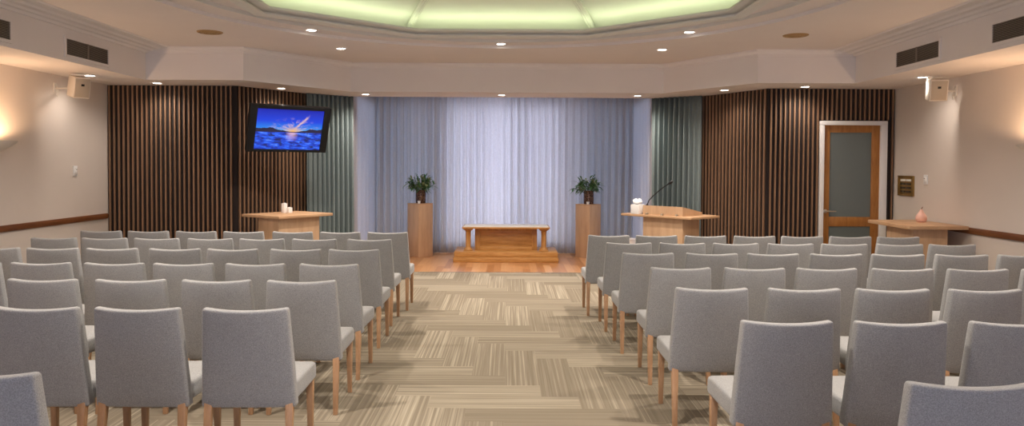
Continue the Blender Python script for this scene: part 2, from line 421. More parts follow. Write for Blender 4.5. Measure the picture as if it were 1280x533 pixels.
# rear wall, behind the camera, with unseen glazing added for cool fill light
mb = MB().box((XL-.12, YB-.12, 0), (-3.6, YB, ZS+.5)).box((3.4, YB-.12, 0), (XR+.12, YB, ZS+.5)).box((-3.6, YB-.12, 2.35), (3.4, YB, ZS+.5)).box((-3.6, YB-.12, 0), (3.4, YB, .4))
struct(mb.build('wall_rear', M['wall']))
window('fill_window_2', -3.6, 3.4, .4, 2.35, YB-.06, 5, M['rearfill'])

# soffit, bulkhead faces, upper ceiling with round recess
inner = [(BL, YB), (BL, 9.10), (-3.24, 9.10), (-2.22, 10.45), (2.16, 10.45), (3.03, 9.10), (BR, 9.10), (BR, YB)]
outer = [(XR+.1, YB), (XR+.1, YF+.1), (3.44, YF+.1), (2.88, 10.98), (2.25, 11.22), (-2.42, 11.22), (-2.98, 10.86), (-3.62, YF+.1), (XL-.1, YF+.1), (XL-.1, YB)]
def fill(loops, z, name, mat):
    bm = bmesh.new(); ed = []
    for L in loops:
        vv = [bm.verts.new((x, y, z)) for x, y in L]; ed += [bm.edges.new((vv[i], vv[(i+1) % len(vv)])) for i in range(len(vv))]
    bmesh.ops.triangle_fill(bm, edges=ed, use_beauty=True)
    for f in bm.faces:
        f.normal_update()
        if f.normal.z > 0: f.normal_flip()
    me = bpy.data.meshes.new(name); bm.to_mesh(me); bm.free(); me.materials.append(mat)
    o = bpy.data.objects.new(name, me); COL.objects.link(o); return struct(o)
fill([inner+outer], ZS, 'ceiling', M['ceil'])
struct(MB().sweep(inner, [(0, ZS), (0, ZC), (.02, ZC), (.02, ZS)]).build('ceiling', M['trim'], fix=False))  # bulkhead faces, bounced light put into their paler paint
struct(MB().sweep(list(reversed([(N1[0]+.2, 11.2), (N0[0]-.2, 11.2)])), [(0, ZS), (0, 2.95), (.02, 2.95), (.02, ZS)]).build('ceiling', M['ceil'], fix=False))
def circ(r, n=96): return [(CO.x+r*cos(2*pi*k/n), CO.y+r*sin(2*pi*k/n)) for k in range(n)]
RA, RB = 3.03, 2.76
OA = [28.5, 68.5, 111.5, 151.5, 208.5, 248.5, 291.5, 331.5]; RO_ = 2.72
def octo(s=1.0): return [(CO.x+RO_*s*cos(radians(a)), CO.y+RO_*s*sin(radians(a))) for a in OA]
fill([inner, circ(RA)], ZC, 'ceiling', M['ceil'])
fill([circ(RA), circ(RB)], ZC+.035, 'ceiling', M['ceil'])
fill([circ(RB), octo()], ZC+.062, 'ceiling', M['ceil'])
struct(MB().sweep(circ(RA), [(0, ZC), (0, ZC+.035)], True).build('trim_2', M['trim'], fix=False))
struct(MB().sweep(circ(RB), [(.014, ZC+.026), (0, ZC+.026), (-.012, ZC+.035), (0, ZC+.062), (.014, ZC+.062), (.014, ZC+.026)], True).build('trim_3', M['coffer'], fix=False))
prof = [(-.02, 3.062), (-.02, 3.040), (.005, 3.040), (.02, 3.05), (.045, 3.05), (.05, 3.044), (.085, 3.044), (.092, 3.05), (.092, 3.060), (.06, 3.064), (.062, 3.075), (.085, 3.088), (.105, 3.088), (.15, 3.092), (.158, 3.096), (.158, 3.116), (.135, 3.116), (.125, 3.09), (-.30, 3.09), (-.30, 3.062)]
struct(MB().sweep(octo(), prof, True).build('trim_4', M['coffer'], fix=True))
dp = [(1.11, 3.09), (1.105, 3.145), (1.085, 3.195), (1.05, 3.245), (1.0, 3.29), (.93, 3.345), (.85, 3.395), (.75, 3.45), (.62, 3.505), (.45, 3.555), (.25, 3.59), (.001, 3.60)]
mb = MB(); vs = []
for s, z in dp: vs += [(x, y, z) for x, y in octo(s)]
fs = [(i*8+k, i*8+(k+1) % 8, (i+1)*8+(k+1) % 8, (i+1)*8+k) for i in range(len(dp)-1) for k in range(8)]
struct(mb.add(vs, fs).build('ceiling', M['dome'], ang=25))
for k in range(8):
    pts = [[], [], []]; a = radians(OA[k]); tx, ty = -sin(a), cos(a)
    for sc_, z in dp[1:-1]:
        x, y = octo(sc_)[k]
        for q, off in enumerate((-.026, 0, .026)): pts[q].append((x+tx*off, y+ty*off, z-(.034 if q != 1 else .018)))
    struct(MB().tube(pts[1], .036, 8).tube(pts[0], .018, 8).tube(pts[2], .018, 8).build('trim_%d' % (k+5), M['dome']))
# stepped cornices under the upper ceiling
side = [(0, 2.925), (.03, 2.925), (.05, 2.945), (.10, 2.945), (.12, 2.962), (.19, 2.962), (.21, 2.98), (.30, 2.985), (.31, 3.0), (0, 3.0)]
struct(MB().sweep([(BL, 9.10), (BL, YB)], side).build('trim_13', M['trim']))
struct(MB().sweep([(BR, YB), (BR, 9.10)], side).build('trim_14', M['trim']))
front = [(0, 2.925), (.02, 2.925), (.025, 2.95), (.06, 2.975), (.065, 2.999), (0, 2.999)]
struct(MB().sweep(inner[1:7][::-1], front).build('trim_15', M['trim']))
# dado rails
rp = [(0, .855), (.022, .86), (.028, .885), (.028, .905), (.018, .925), (0, .925)]
struct(MB().sweep([(XL, YF-.05), (XL, YB)], rp).build('trim_16', M['rail']))
struct(MB().sweep([(XR, YB), (XR, 9.15)], rp).build('trim_17', M['rail']))
struct(MB().sweep([(XL, YF-.05), (XL, YB)], [(0, 0), (.015, 0), (.015, .11), (0, .12)]).build('baseboard_left', M['rail']))
struct(MB().sweep([(XR, YB), (XR, YF)], [(0, 0), (.015, 0), (.015, .11), (0, .12)]).build('baseboard_right', M['rail']))

# timber slats on the two front walls
def slats(parent, segs):
    mb = MB()
    for (p0, p1, skip, pitch) in segs:
        p0, p1 = Vector(p0), Vector(p1); d = (p1-p0); L = d.length; d.normalize(); nrm = Vector((d.y, -d.x))
        if nrm.y > 0: nrm = -nrm
        n = int(L/pitch)
        for i in range(n):
            c = p0+d*(pitch*(i+.5)); z0 = .0
            if skip and skip[0] < c.x < skip[1]: z0 = skip[2]
            Mx = Matrix(((d.x, nrm.x, 0, c.x), (d.y, nrm.y, 0, c.y), (0, 0, 1, 0), (0, 0, 0, 1)))
            mb.box((-.0094, 0, z0), (.0094, .024, ZS-.004), 0, Mx)
    return mb.build('slat_cladding', M['slat'], parent)
slats(wl, [(A0, A1, None, .061), (A1, A2, None, .066)])
slats(wr, [((XR, YF), (3.38, YF), (DX0-.02, DX1+.02, DZ+.012), .061), (B1, B2, None, .070)])

# door
door = bpy.data.objects.new('door_1', None); COL.objects.link(door); struct(door); door.location = (0, YF, 0)
f = MB(); jw = .062
f.box((DX0, -.055, 0), (DX0+.05, .10, DZ-.055), .004).box((DX1-.085, -.055, 0), (DX1, .10, DZ-.055), .004).box((DX0, -.055, DZ-.055), (DX1, .10, DZ), .004)
f.build('door_frame', M['white'], door)
lx0, lx1, lz1 = DX0+.05, DX1-.085, DZ-.055
st = .095
lf = MB().box((lx0, -.02, .01), (lx0+.085, .02, lz1), .003).box((lx1-.105, -.02, .01), (lx1, .02, lz1), .003).box((lx0+.085, -.0195, lz1-.095), (lx1-.105, .0195, lz1), .003) \
    .box((lx0+.085, -.0195, .80), (lx1-.105, .0195, .925), .003).box((lx0+.085, -.0195, .01), (lx1-.105, .0195, .22), .003)
lf.build('door_leaf', M['doorw'], door)
MB().box((lx0+.07, -.006, .91), (lx1-.09, .006, lz1-.08)).build('glass_pane', M['frost'], door)
MB().box((lx0+.07, -.006, .20), (lx1-.09, .006, .82)).build('glass_pane', M['frost'], door)
hm = MB(); hx = lx0+.035
hm.lathe([(.0, 0), (.026, 0), (.026, .008), (.01, .012), (.01, .045), (0, .045)], 16, Matrix.Translation((hx, -.02, 1.0)) @ Matrix.Rotation(pi/2, 4, 'X'))
hm.tube([(hx, -.062, 1.0), (hx+.03, -.066, 1.0), (hx+.125, -.064, 1.0)], [.010, .010, .008], 10)
hm.build('door_handle', M['chrome'], door)
MB().box((DX0, .10, 0), (DX1, .104, DZ)).build('door_backing', M['slatback'], door)

# ------------------------------------------------------------------ curtains
def curtain(name, path, z0, z1, mat, label, fold, amp, seed, flare=0.0, thick=.004):
    rnd = random.Random(seed); P = [Vector(p) for p in path]; seg = [(P[i+1]-P[i]).length for i in range(len(P)-1)]; L = sum(seg)
    n = int(L/fold*13); nz = 14; vs = []; ph = [rnd.random()*6 for _ in range(6)]
    for i in range(n+1):
        s = L*i/n; t = s; k = 0
        while k < len(seg)-1 and t > seg[k]: t -= seg[k]; k += 1
        d = (P[k+1]-P[k]).normalized(); p = P[k]+d*t; nr = Vector((-d.y, d.x))
        a = 2*pi*s/fold
        for j in range(nz+1):
            u = j/nz
            drift = .5*sin(2.1*u+ph[0]+s*1.7)+.35*sin(5*s+ph[1])
            am = amp*(.75+.35*sin(s*4.3+ph[2])+.2*sin(s*9.1+ph[3]))*(.75+.5*(1-u))
            off = am*(sin(a+drift)+.35*sin(2*a+ph[4]+1.3*drift)+.22*sin(3.1*a+ph[5]))
            q = p+nr*off+d*(flare*(1-u)*(s/L-.5))
            vs.append((q.x, q.y, z0+(z1-z0)*u))
    m = nz+1
    fs = [(i*m+j, (i+1)*m+j, (i+1)*m+j+1, i*m+j+1) for i in range(n) for j in range(nz)]
    o = MB().add(vs, fs).build(name, mat, None, 180, False)
    md = o.modifiers.new('thickness', 'SOLIDIFY'); md.thickness = thick
    return tag(o, label, 'curtain')
curtain('sheer_curtain', [(-2.40, 13.25), (2.22, 13.25)], .015, 2.90, M['sheer'], 'wide pale lilac sheer curtain across the back of the stage', .125, .040, 3, 0, .0015)
curtain('sheer_curtain', [(-2.37, 11.36), (-2.36, 13.1)], .015, 2.90, M['sheer'], 'narrow sheer curtain on the left side of the stage recess', .30, .010, 13, 0, .0015)
curtain('sheer_curtain', [(2.19, 11.36), (2.18, 13.1)], .015, 2.90, M['sheer'], 'narrow sheer curtain on the right side of the stage recess', .30, .010, 14, 0, .0015)
curtain('drape', [(-2.89, 10.64), (-2.61, 10.96), (-2.325, 11.20)], .015, ZS-.005, M['drape'], 'grey green pleated drape beside the television', .078, .046, 5)
curtain('drape', [(2.145, 11.20), (2.42, 11.00), (2.77, 10.72)], .015, ZS-.005, M['drape'], 'grey green pleated drape behind the lectern', .078, .046, 8)

# ------------------------------------------------------------------ lights
def light(kind, name, loc, energy, col, parent=None, **k):
    l = bpy.data.lights.new(name, kind); l.energy = energy; l.color = col
    for a, b_ in k.items():
        if a != 'rot': setattr(l, a, b_)
    o = bpy.data.objects.new(name, l); COL.objects.link(o); o.location = loc
    if 'rot' in k: o.rotation_euler = k['rot']
    if parent: o.parent = parent
    return o
WARM = (1, .885, .79)
def downlight(x, y, z, label, e=42, cone=150, col=WARM):
    r = thing('recessed_downlight', label, 'ceiling light', (x, y, z), 0, 'recessed downlights')
    MB().lathe([(.068, 0), (.068, -.004), (.056, -.008), (.050, -.002), (.050, 0)], 28, caps=False).build('trim_ring', M['white'], r)
    MB().lathe([(.0, -.0065), (.03, -.0065), (.050, -.0035), (.050, -.001), (0, -.001)], 28).build('lamp_lens', M['lens'], r)
    light('SPOT', 'downlight_lamp', (0, 0, -.02), e, col, r, spot_size=radians(cone), spot_blend=1, shadow_soft_size=.04)
for x, y, lb in [(-4.46, 9.45, 'recessed downlight over the left slatted wall, leftmost of the front soffit'), (-3.06, 10.02, 'recessed downlight in the soffit above the television'),
                 (-2.08, 10.80, 'recessed downlight in the soffit above the left stage corner'), (-.11, 10.82, 'recessed downlight in the soffit above the altar table'),
                 (1.86, 10.80, 'recessed downlight in the soffit right of the stage centre, near the lectern'), (2.87, 9.95, 'recessed downlight in the soffit above the right angled slats'),
                 (3.76, 9.48, 'recessed downlight in the soffit left of the glazed door')]:
    downlight(x, y, ZS, lb, 75 if abs(x) < 2.5 else 24)
downlight(-4.88, 8.68, ZS, 'recessed downlight beside the left wall speaker', 17)
downlight(4.66, 8.42, ZS, 'recessed downlight beside the right wall speaker', 17)
lbs = {45: 'recessed downlight on the right of the round ceiling step, beside the green dome', 90: 'recessed downlight at the far middle of the round ceiling step below the dome', 135: 'recessed downlight on the left of the round ceiling step, beside the green dome'}
for k in range(8):
    a = 45*k
    downlight(CO.x+2.895*cos(radians(a)), CO.y+2.895*sin(radians(a)), ZC+.035, lbs.get(a, 'recessed downlight of the round ceiling step, out of frame'), 175)
downlight(-2.06, 9.14, ZC, 'recessed downlight in the flat ceiling above the left of the stage', 60)
downlight(1.86, 9.10, ZC, 'recessed downlight in the flat ceiling above the right of the stage', 60)
for y in (5.2, 1.8):
    for x, s in ((-4.85, 'left'), (4.65, 'right')): downlight(x, y, ZS, 'recessed downlight in the %s soffit, out of frame' % s, 40)
# cove strips hidden in the trough of the coffer
oc = octo(.992)
for k in range(8):
    a, b_ = Vector(oc[k]), Vector(oc[(k+1) % 8]); c = (a+b_)/2; d = (b_-a); n = Vector((c.x-CO.x, c.y-CO.y)).normalized()
    o = light('AREA', 'cove_strip', (c.x, c.y, 3.105), 0.82*d.length, (.92, 1.0, .68), shape='RECTANGLE', size=d.length*.96, size_y=.05)
    o.rotation_euler = (Matrix.Rotation(math.atan2(d.y, d.x), 4, 'Z') @ Matrix.Rotation(pi-radians(0), 4, 'X')).to_euler()
def sconce(x, y, sgn, label):
    r = thing('wall_sconce', label, 'wall light', (x, y, 1.70), 0 if sgn > 0 else pi, 'bowl wall sconces')
    MB().lathe([(.02, -.03), (.08, -.02), (.17, .02), (.25, .075), (.272, .10), (.262, .10), (.24, .082), (.16, .03), (.06, -.005)], 24, None, -pi/2, pi/2).build('bowl', M['bowl'], r)
    MB().box((0, -.09, -.03), (.02, .09, .09), .005).build('back_plate', M['bowl'], r)
    MB().lathe([(0, .02), (.03, .025), (.035, .05), (.025, .08), (0, .09)], 14, Matrix.Translation((.13, 0, 0))).build('lamp_bulb', M['glow'], r)
    light('SPOT', 'sconce_lamp', (.19, 0, .085), 22, (1, .64, .38), r, spot_size=radians(170), spot_blend=.3, shadow_soft_size=.04, rot=(pi, 0, 0))
sconce(XL, 7.48, 1, 'plaster bowl wall sconce at the left edge of the photo')
sconce(XR, 6.93, -1, 'plaster bowl wall sconce at the right edge of the photo')
for y in (3.4, -.4):
    sconce(XL, y, 1, 'plaster bowl wall sconce on the left wall, out of frame'); sconce(XR, y-.3, -1, 'plaster bowl wall sconce on the right wall, out of frame')

# ------------------------------------------------------------------ wall and ceiling fittings
def vent(x, y0, y1, z0, z1, sgn, label):
    r = thing('air_vent', label, 'air vent', (x, (y0+y1)/2, (z0+z1)/2), 0, 'bulkhead air vents'); hy, hz = (y1-y0)/2, (z1-z0)/2
    f = MB(); s = sgn
    def bx(xa, xb, a, b_, c, d, mb): mb.box((min(xa*s, xb*s), a, c), (max(xa*s, xb*s), b_, d))
    for q in ((-hy-.03, hy+.03, hz, hz+.03), (-hy-.03, hy+.03, -hz-.03, -hz), (-hy-.03, -hy, -hz, hz), (hy, hy+.03, -hz, hz)): bx(0, .012, *q, f)
    f.build('frame', M['trim'], r)
    b = MB(); bx(.0005, .002, -hy, hy, -hz, hz, b); b.build('backing', M['dark'], r)
    l = MB()
    for i in range(11):
        zc = -hz+(i+.5)*2*hz/11; l.box((-.005, -hy, -.0018), (.005, hy, .0018), 0, Matrix.Translation((.007*s, 0, zc)) @ Matrix.Rotation(radians(35)*s, 4, 'Y'))
    l.build('louvres', M['louv'], r)
    d = MB(); bx(.001, .013, -.009, .009, -hz, hz, d); d.build('mullion', M['louv'], r)
vent(BL, 7.46, 8.23, 2.665, 2.825, 1, 'slotted air vent on the left bulkhead above the speaker')
vent(BL, 5.85, 6.62, 2.665, 2.825, 1, 'slotted air vent cut by the left edge of the photo')
vent(BR, 7.33, 8.13, 2.665, 2.825, -1, 'slotted air vent on the right bulkhead above the speaker')
vent(BR, 5.70, 6.52, 2.665, 2.825, -1, 'slotted air vent cut by the right edge of the photo')
for x, y, lb in ((-3.23, 8.06, 'round tan ceiling air outlet on the left of the dome'), (3.09, 8.07, 'round tan ceiling air outlet on the right of the dome')):
    r = thing('ceiling_diffuser', lb, 'air vent', (x, y, ZC), 0, 'round ceiling air outlets')
    MB().lathe([(.135, 0), (.13, -.008), (.115, -.012), (.11, -.006), (.11, 0)], 36, caps=False).build('rim', M['tan'], r)
    MB().lathe([(0, -.020), (.035, -.019), (.04, -.008), (.06, -.008), (.065, -.016), (.085, -.015), (.09, -.006), (.11, -.006), (.11, 0), (0, 0)], 36).build('grille', M['tan'], r)
def speaker(x, y, z, yaw, wallx, label):
    r = thing('wall_speaker', label, 'loudspeaker', (x, y, z), 0, 'wall loudspeakers')
    Rm = Matrix.Rotation(radians(yaw), 4, 'Z') @ Matrix.Rotation(radians(14), 4, 'X')
    MB().box((-.092, -.07, -.118), (.092, .09, .118), .008, Rm).build('cabinet', M['speaker'], r)
    MB().box((-.080, -.076, -.106), (.080, -.068, .106), .003, Rm).build('grille', M['grille'], r)
    MB().box((-.017, -.079, .022), (.017, -.075, .046), .001, Rm).build('badge', M['black'], r)
    b = MB(); e = Rm @ Vector((0, .09, 0)); wx = wallx-x; s = 1 if wx > 0 else -1
    b.tube([e, (wx*.55, .13, .0), (wx-.012*s, .12, -.005)], .009, 8)
    b.box((min(wx, wx-.014*s), .085, -.06), (max(wx, wx-.014*s), .155, .06), .003)
    b.build('bracket', M['speaker'], r)
    MB().tube([(wx-.014*s, .12, .05), (wx-.05*s, .115, -.04), (wx-.03*s, .12, -.10), (wx-.01*s, .13, -.05)], .004, 6).build('cable', M['speaker'], r)
speaker(-4.895, 8.50, 2.445, 54, XL, 'cream wall speaker high on the left wall')
speaker(4.76, 8.30, 2.445, -14, XR, 'cream wall speaker high on the right wall')
def switch(x, y, z, sgn, label):
    r = thing('light_switch', label, 'switch', (x, y, z), 0 if sgn > 0 else pi, 'white wall switches')
    MB().box((0, -.04, -.06), (.012, .04, .06), .004).build('plate', M['white'], r)
    MB().box((.012, -.018, -.03), (.024, .018, .035), .003).build('rocker', M['cand'], r)
    MB().box((.0125, -.012, .012), (.0255, .012, .02), .001).build('slot', M['dark'], r)
switch(XL, 9.0, 1.485, 1, 'small white switch on the left wall')
switch(XR, 8.98, 1.43, -1, 'small white switch right of the brass name plate')
r = thing('wall_sign', 'square brass name plate on the right wall', 'sign', (XR, 9.42, 1.345), pi)
MB().box((0, -.185, -.128), (.012, .185, .128), .004).build('plate', M['brass'], r)
fm = MB()
for q in ((-.185, .185, .108, .128), (-.185, .185, -.128, -.108), (-.185, -.16, -.108, .108), (.16, .185, -.108, .108)): fm.box((.012, q[0], q[2]), (.02, q[1], q[3]), .002)
fm.build('border', M['brass'], r)
for i in range(4):
    for j in range(2):
        MB().box((.012, -.125+j*.132, .058-i*.048), (.015, -.007+j*.132, .084-i*.048), .001).build('name_strip', M['cream' if i in (0,) else 'brassd'], r)

# television
tv = thing('television', 'flat television showing a sunset over a blue sea, tilted on the slatted wall', 'television', (-2.80, 9.5, 2.025))
tv.rotation_euler = (Matrix.Rotation(radians(35.7), 4, 'Z') @ Matrix.Rotation(radians(20.4), 4, 'X')).to_euler()
W2, H2 = .516, .304
MB().box((-W2, -.005, -H2), (W2, .07, H2), .01).build('casing', M['black'], tv)
bz = MB()
for q in ((-W2, -W2+.088, -H2, H2), (W2-.088, W2, -H2, H2), (-W2+.088, W2-.088, H2-.042, H2), (-W2+.088, W2-.088, -H2, -H2+.034)): bz.box((q[0], -.022, q[2]), (q[1], -.004, q[3]), .003)
bz.build('bezel', M['black'], tv)
so = MB().add([(-W2+.086, -.007, -H2+.032), (W2-.086, -.007, -H2+.032), (W2-.086, -.007, H2-.04), (-W2+.086, -.007, H2-.04)], [(0, 1, 2, 3)]).build('screen', M['screen'], tv)
ul = so.data.uv_layers.new(name='UVMap')
for lp in so.data.loops: ul.data[lp.index].uv = [(0, 0), (1, 0), (1, 1), (0, 1)][lp.vertex_index]
MB().box((-.012, -.024, -H2+.012), (.012, -.0215, -H2+.018)).build('badge', M['chrome'], tv)
inv = (Matrix.Translation((-2.80, 9.5, 2.025)) @ tv.rotation_euler.to_matrix().to_4x4()).inverted()
pw = inv @ Vector((-3.20, 10.24, 2.05))
MB().tube([(0, .065, .0), (0.02, .25, .03), pw], .025, 10).box((-.15, .065, -.12), (.15, .085, .12), .004).build('wall_bracket', M['black'], tv)

# ------------------------------------------------------------------ furniture at the front
def quad_from(near, left, right):
    """parallelogram plan from three corners"""
    n, l, r_ = Vector(near), Vector(left), Vector(right); return [n, r_, l+r_-n, l]
def frame_of(near, left, right):
    n, l, r_ = Vector(near), Vector(left), Vector(right)
    ex = (r_-n).normalized(); ey = Vector((-ex.y, ex.x)); return n, ex, ey, (r_-n).length, (l-n).dot(ey)
# left console
n, ex, ey, Lx, Ly = frame_of((-2.80, 9.06), (-3.40, 9.47), (-2.31, 9.78))
ang = math.atan2(ex.y, ex.x)
t = thing('console_table', 'oak console table below the television', 'table', (n.x, n.y, 0), ang)
MB().prism([(0, 0), (Lx, 0), (Lx, Ly), (0, Ly)], .905, .94, .005).build('table_top', M['oakh'], t)
MB().box((.05, .07, 0), (Lx-.17, Ly-.26, .905), .004).build('pedestal_base', M['oakv'], t)
def white_block(wx, wy, h, label, wd):
    r = thing('candle_block', label, 'candle', (wx, wy, .94), ang, 'white candle blocks on the console')
    MB().box((-wd/2, -wd/2, 0), (wd/2, wd/2, h), .004).build('block', M['cand'], r)
    MB().lathe([(.0, h-.001), (wd*.28, h-.001), (wd*.28, h+.004), (wd*.22, h+.004), (wd*.2, h+.002), (0, h+.002)], 18).build('wax_cup', M['tissue'], r)
p = at_z(355.3, 266.2, .94); white_block(p.x, p.y, .125, 'taller white square candle block on the console below the television', .055)
p = at_z(361.8, 266.2, .94); white_block(p.x, p.y, .07, 'shorter white square candle block on the console below the television', .055)
# lectern
n, ex, ey, Lx, Ly = frame_of((2.25, 9.16), (1.50, 9.96), (2.72, 9.68))
# long face runs from near corner to the left corner
lex = (Vector((1.50, 9.96))-Vector((2.25, 9.16))).normalized(); la = math.atan2(-lex.y, -lex.x)
lec = thing('lectern', 'oak lectern with reading box and wide shelf, right of the stage', 'lectern', (2.25, 9.16, 0), la)
LW, LD = 1.09, .66       # local: x from -LW..0 along the front, y depth
MB().prism([(-LW, 0), (0, 0), (.04, LD*.9), (-.10, LD), (-LW+.12, LD)], .915, .945, .005).build('shelf', M['oakh'], lec)
MB().box((-.77, .06, 0), (-.16, .44, .915), .004).build('column', M['oakv'], lec)
bm = MB(); zz = .945
vs = [(-.77, .06, zz), (-.16, .06, zz), (-.16, .50, zz), (-.77, .50, zz), (-.77, .06, 1.065), (-.16, .06, 1.065), (-.16, .50, .985), (-.77, .50, .985)]
bm.add(vs, [(0, 1, 5, 4), (1, 2, 6, 5), (2, 3, 7, 6), (3, 0, 4, 7), (4, 5, 6, 7), (0, 3, 2, 1)]).build('reading_box', M['oakv'], lec)
for xx in (-.70, -.46, -.24):
    MB().box((xx-.018, .03, .945), (xx+.018, .058, .968), .006).build('clip', M['chrome'], lec)
# microphone
inv = (Matrix.Translation((2.25, 9.16, 0)) @ Matrix.Rotation(la, 4, 'Z')).inverted()
def loc_at(px, py, y): return inv @ at_y(px, py, y)
yb = 9.745
mic = thing('gooseneck_microphone', 'black gooseneck microphone rising from the lectern', 'microphone', at_y(809, 256.8, yb))
o0 = at_y(809, 256.8, yb); mp_ = [at_y(a, b_, yb-.02*i) - o0 for i, (a, b_) in enumerate([(809, 256.7), (811, 251), (816, 245.5), (824, 238.5), (832, 232.5), (836.5, 229.6)])]
MB().lathe([(0, -.0035), (.018, -.0035), (.018, .006), (.01, .012), (.006, .02), (0, .02)], 16).build('mount', M['black'], mic)
MB().tube(mp_, .0075, 8).build('gooseneck', M['black'], mic)
d = (mp_[-1]-mp_[-2]).normalized()
MB().tube([mp_[-1]-d*.01, mp_[-1]+d*.01, mp_[-1]+d*.04, mp_[-1]+d*.055], [.010, .018, .018, .010], 12).build('capsule', M['black'], mic)
# tissue box on the lectern shelf
p = at_z(797, 267.0, .945)
tb = thing('tissue_box', 'white tissue box with a tuft of tissue on the lectern shelf', 'tissue box', (p.x, p.y+.02, .945), la)
tb.location = (1.708, 9.842, .946)
MB().box((-.065, -.065, 0), (.065, .065, .125), .004).build('carton', M['cand'], tb)
vs = []; fs = []
for i in range(7):
    u = i/6
    for k in range(16):
        a = 2*pi*k/16; rr = (.022+.05*sin(pi*u)**.8*(1-.35*u))*(1+.35*sin(3*a+u*4)*u+.2*sin(7*a+2)*u)
        vs.append((rr*cos(a)+.006*u, rr*sin(a), .124+.07*u+.012*sin(2*a)*u))
fs = [(i*16+k, i*16+(k+1) % 16, (i+1)*16+(k+1) % 16, (i+1)*16+k) for i in range(6) for k in range(16)]; fs.append(tuple(6*16+k for k in range(16)))
MB().add(vs, fs).build('tissue', M['tissue'], tb)
# right corner shelf table
ct = thing('corner_table', 'oak table fixed in the right corner before the glazed door', 'table', (4.36, 8.08, 0))
MB().prism([(0, 0), (XR-.03-4.36, 0), (XR-.03-4.36, 1.0), (.02, .98)], .90, .94, .005).build('table_top', M['oakh'], ct)
MB().box((.10, .10, 0), (.48, .68, .90), .004).build('pedestal_base', M['oakv'], ct)
vz = thing('pear_ornament', 'pink pear shaped ornament with a short stalk on the corner table', 'ornament', (4.81, 8.66, .94))
MB().lathe([(0, 0), (.04, .0), (.056, .018), (.062, .045), (.056, .075), (.040, .098), (.026, .118), (.020, .135), (.014, .148), (0, .152)], 24).build('body', M['pink'], vz)
MB().tube([(0, 0, .148), (.004, 0, .162), (.014, 0, .178)], [.005, .004, .005], 8).build('stalk', M['rail'], vz)
# small white bin behind the front row
wb = thing('waste_bin', 'small white bin on the stage floor between lectern and right pedestal', 'bin', (1.99, 12.0, 0))
MB().lathe([(0, .01), (.06, .0), (.072, .01), (.088, .38), (.094, .385), (.094, .40), (.084, .40), (.070, .02), (0, .02)], 28).build('body', M['cand'], wb)
MB().lathe([(.083, .392), (.097, .392), (.097, .408), (.083, .408), (.083, .392)], 28, caps=False).build('rim', M['tissue'], wb)

# altar plinth and table
AX = -.04
pl = thing('altar_plinth', 'low honey oak plinth under the altar table', 'plinth', (AX, 12.02, 0))
MB().box((-.855, 0, 0), (.855, .82, .085), .006).build('lower_step', M['altar'], pl)
MB().box((-.842, .012, .085), (.842, .81, .172), .008).build('upper_step', M['altar'], pl)
al = thing('altar_table', 'honey oak altar table with cream top and two round columns', 'table', (AX, 12.12, .172))
MB().prism([(-.72, 0), (.72, 0), (.72, .56), (-.72, .56)], .368, .392, .006).build('table_top', M['altar'], al)
MB().prism([(-.70, .02), (.70, .02), (.68, .545), (-.68, .545)], .392, .404, .004).build('cream_top', M['cream'], al)
for s in (-1, 1):
    c = MB(); T = Matrix.Translation((s*.622, .105, 0))
    c.box((-.075, -.075, 0), (.075, .075, .014), .003, T)
    c.lathe([(.075, .014), (.07, .03), (.05, .045), (.043, .06), (.042, .18), (.042, .30), (.050, .315), (.04, .322), (.06, .335), (.075, .35), (.078, .355)], 28, T)
    c.box((-.08, -.08, .352), (.08, .08, .369), .003, T)
    c.build('column', M['altarv'], al)
MB().box((-.515, .185, 0), (.515, .50, .368), .004).build('panel_box', M['altar'], al)
st_ = MB()
for q in ((-.515, -.43), (.43, .515)): st_.box((q[0], .165, 0), (q[1], .187, .368), .003)
st_.box((-.43, .165, .325), (.43, .187, .368), .003); st_.build('panel_frame', M['altarv'], al)
MB().box((-.43, .15, 0), (.43, .187, .06), .004).build('bottom_rail', M['altar'], al)

# pedestals and planted vases
def leaf(mb, base, dirv, L, wd, droop):
    d = dirv.normalized(); sd = d.cross(Vector((0, 0, 1)))
    sd = sd.normalized() if sd.length > .01 else Vector((1, 0, 0)); n = 6; vs = []
    for i in range(n+1):
        u = i/n; c = base+d*(L*u)+Vector((0, 0, -droop*L*u*u)); wv = wd*sin(pi*(u*.9+.08))**.9*(1-.25*u); up = sd.cross(d).normalized()
        vs += [c-sd*wv+up*wv*.35, c, c+sd*wv+up*wv*.35]
    fs = []
    for i in range(n): fs += [(i*3, i*3+1, i*3+4, i*3+3), (i*3+1, i*3+2, i*3+5, i*3+4)]
    mb.add(vs, fs)
def pedestal(x, y, label):
    p = thing('pedestal', label, 'pedestal', (x, y, 0), pi/4, 'oak flower pedestals'); s = .155
    MB().box((-s, -s, 0), (s, s, .905), .003).build('column', M['oakv'], p)
    MB().box((-s-.002, -s-.002, .905), (s+.002, s+.002, .918), .002).build('cap', M['oakh'], p)
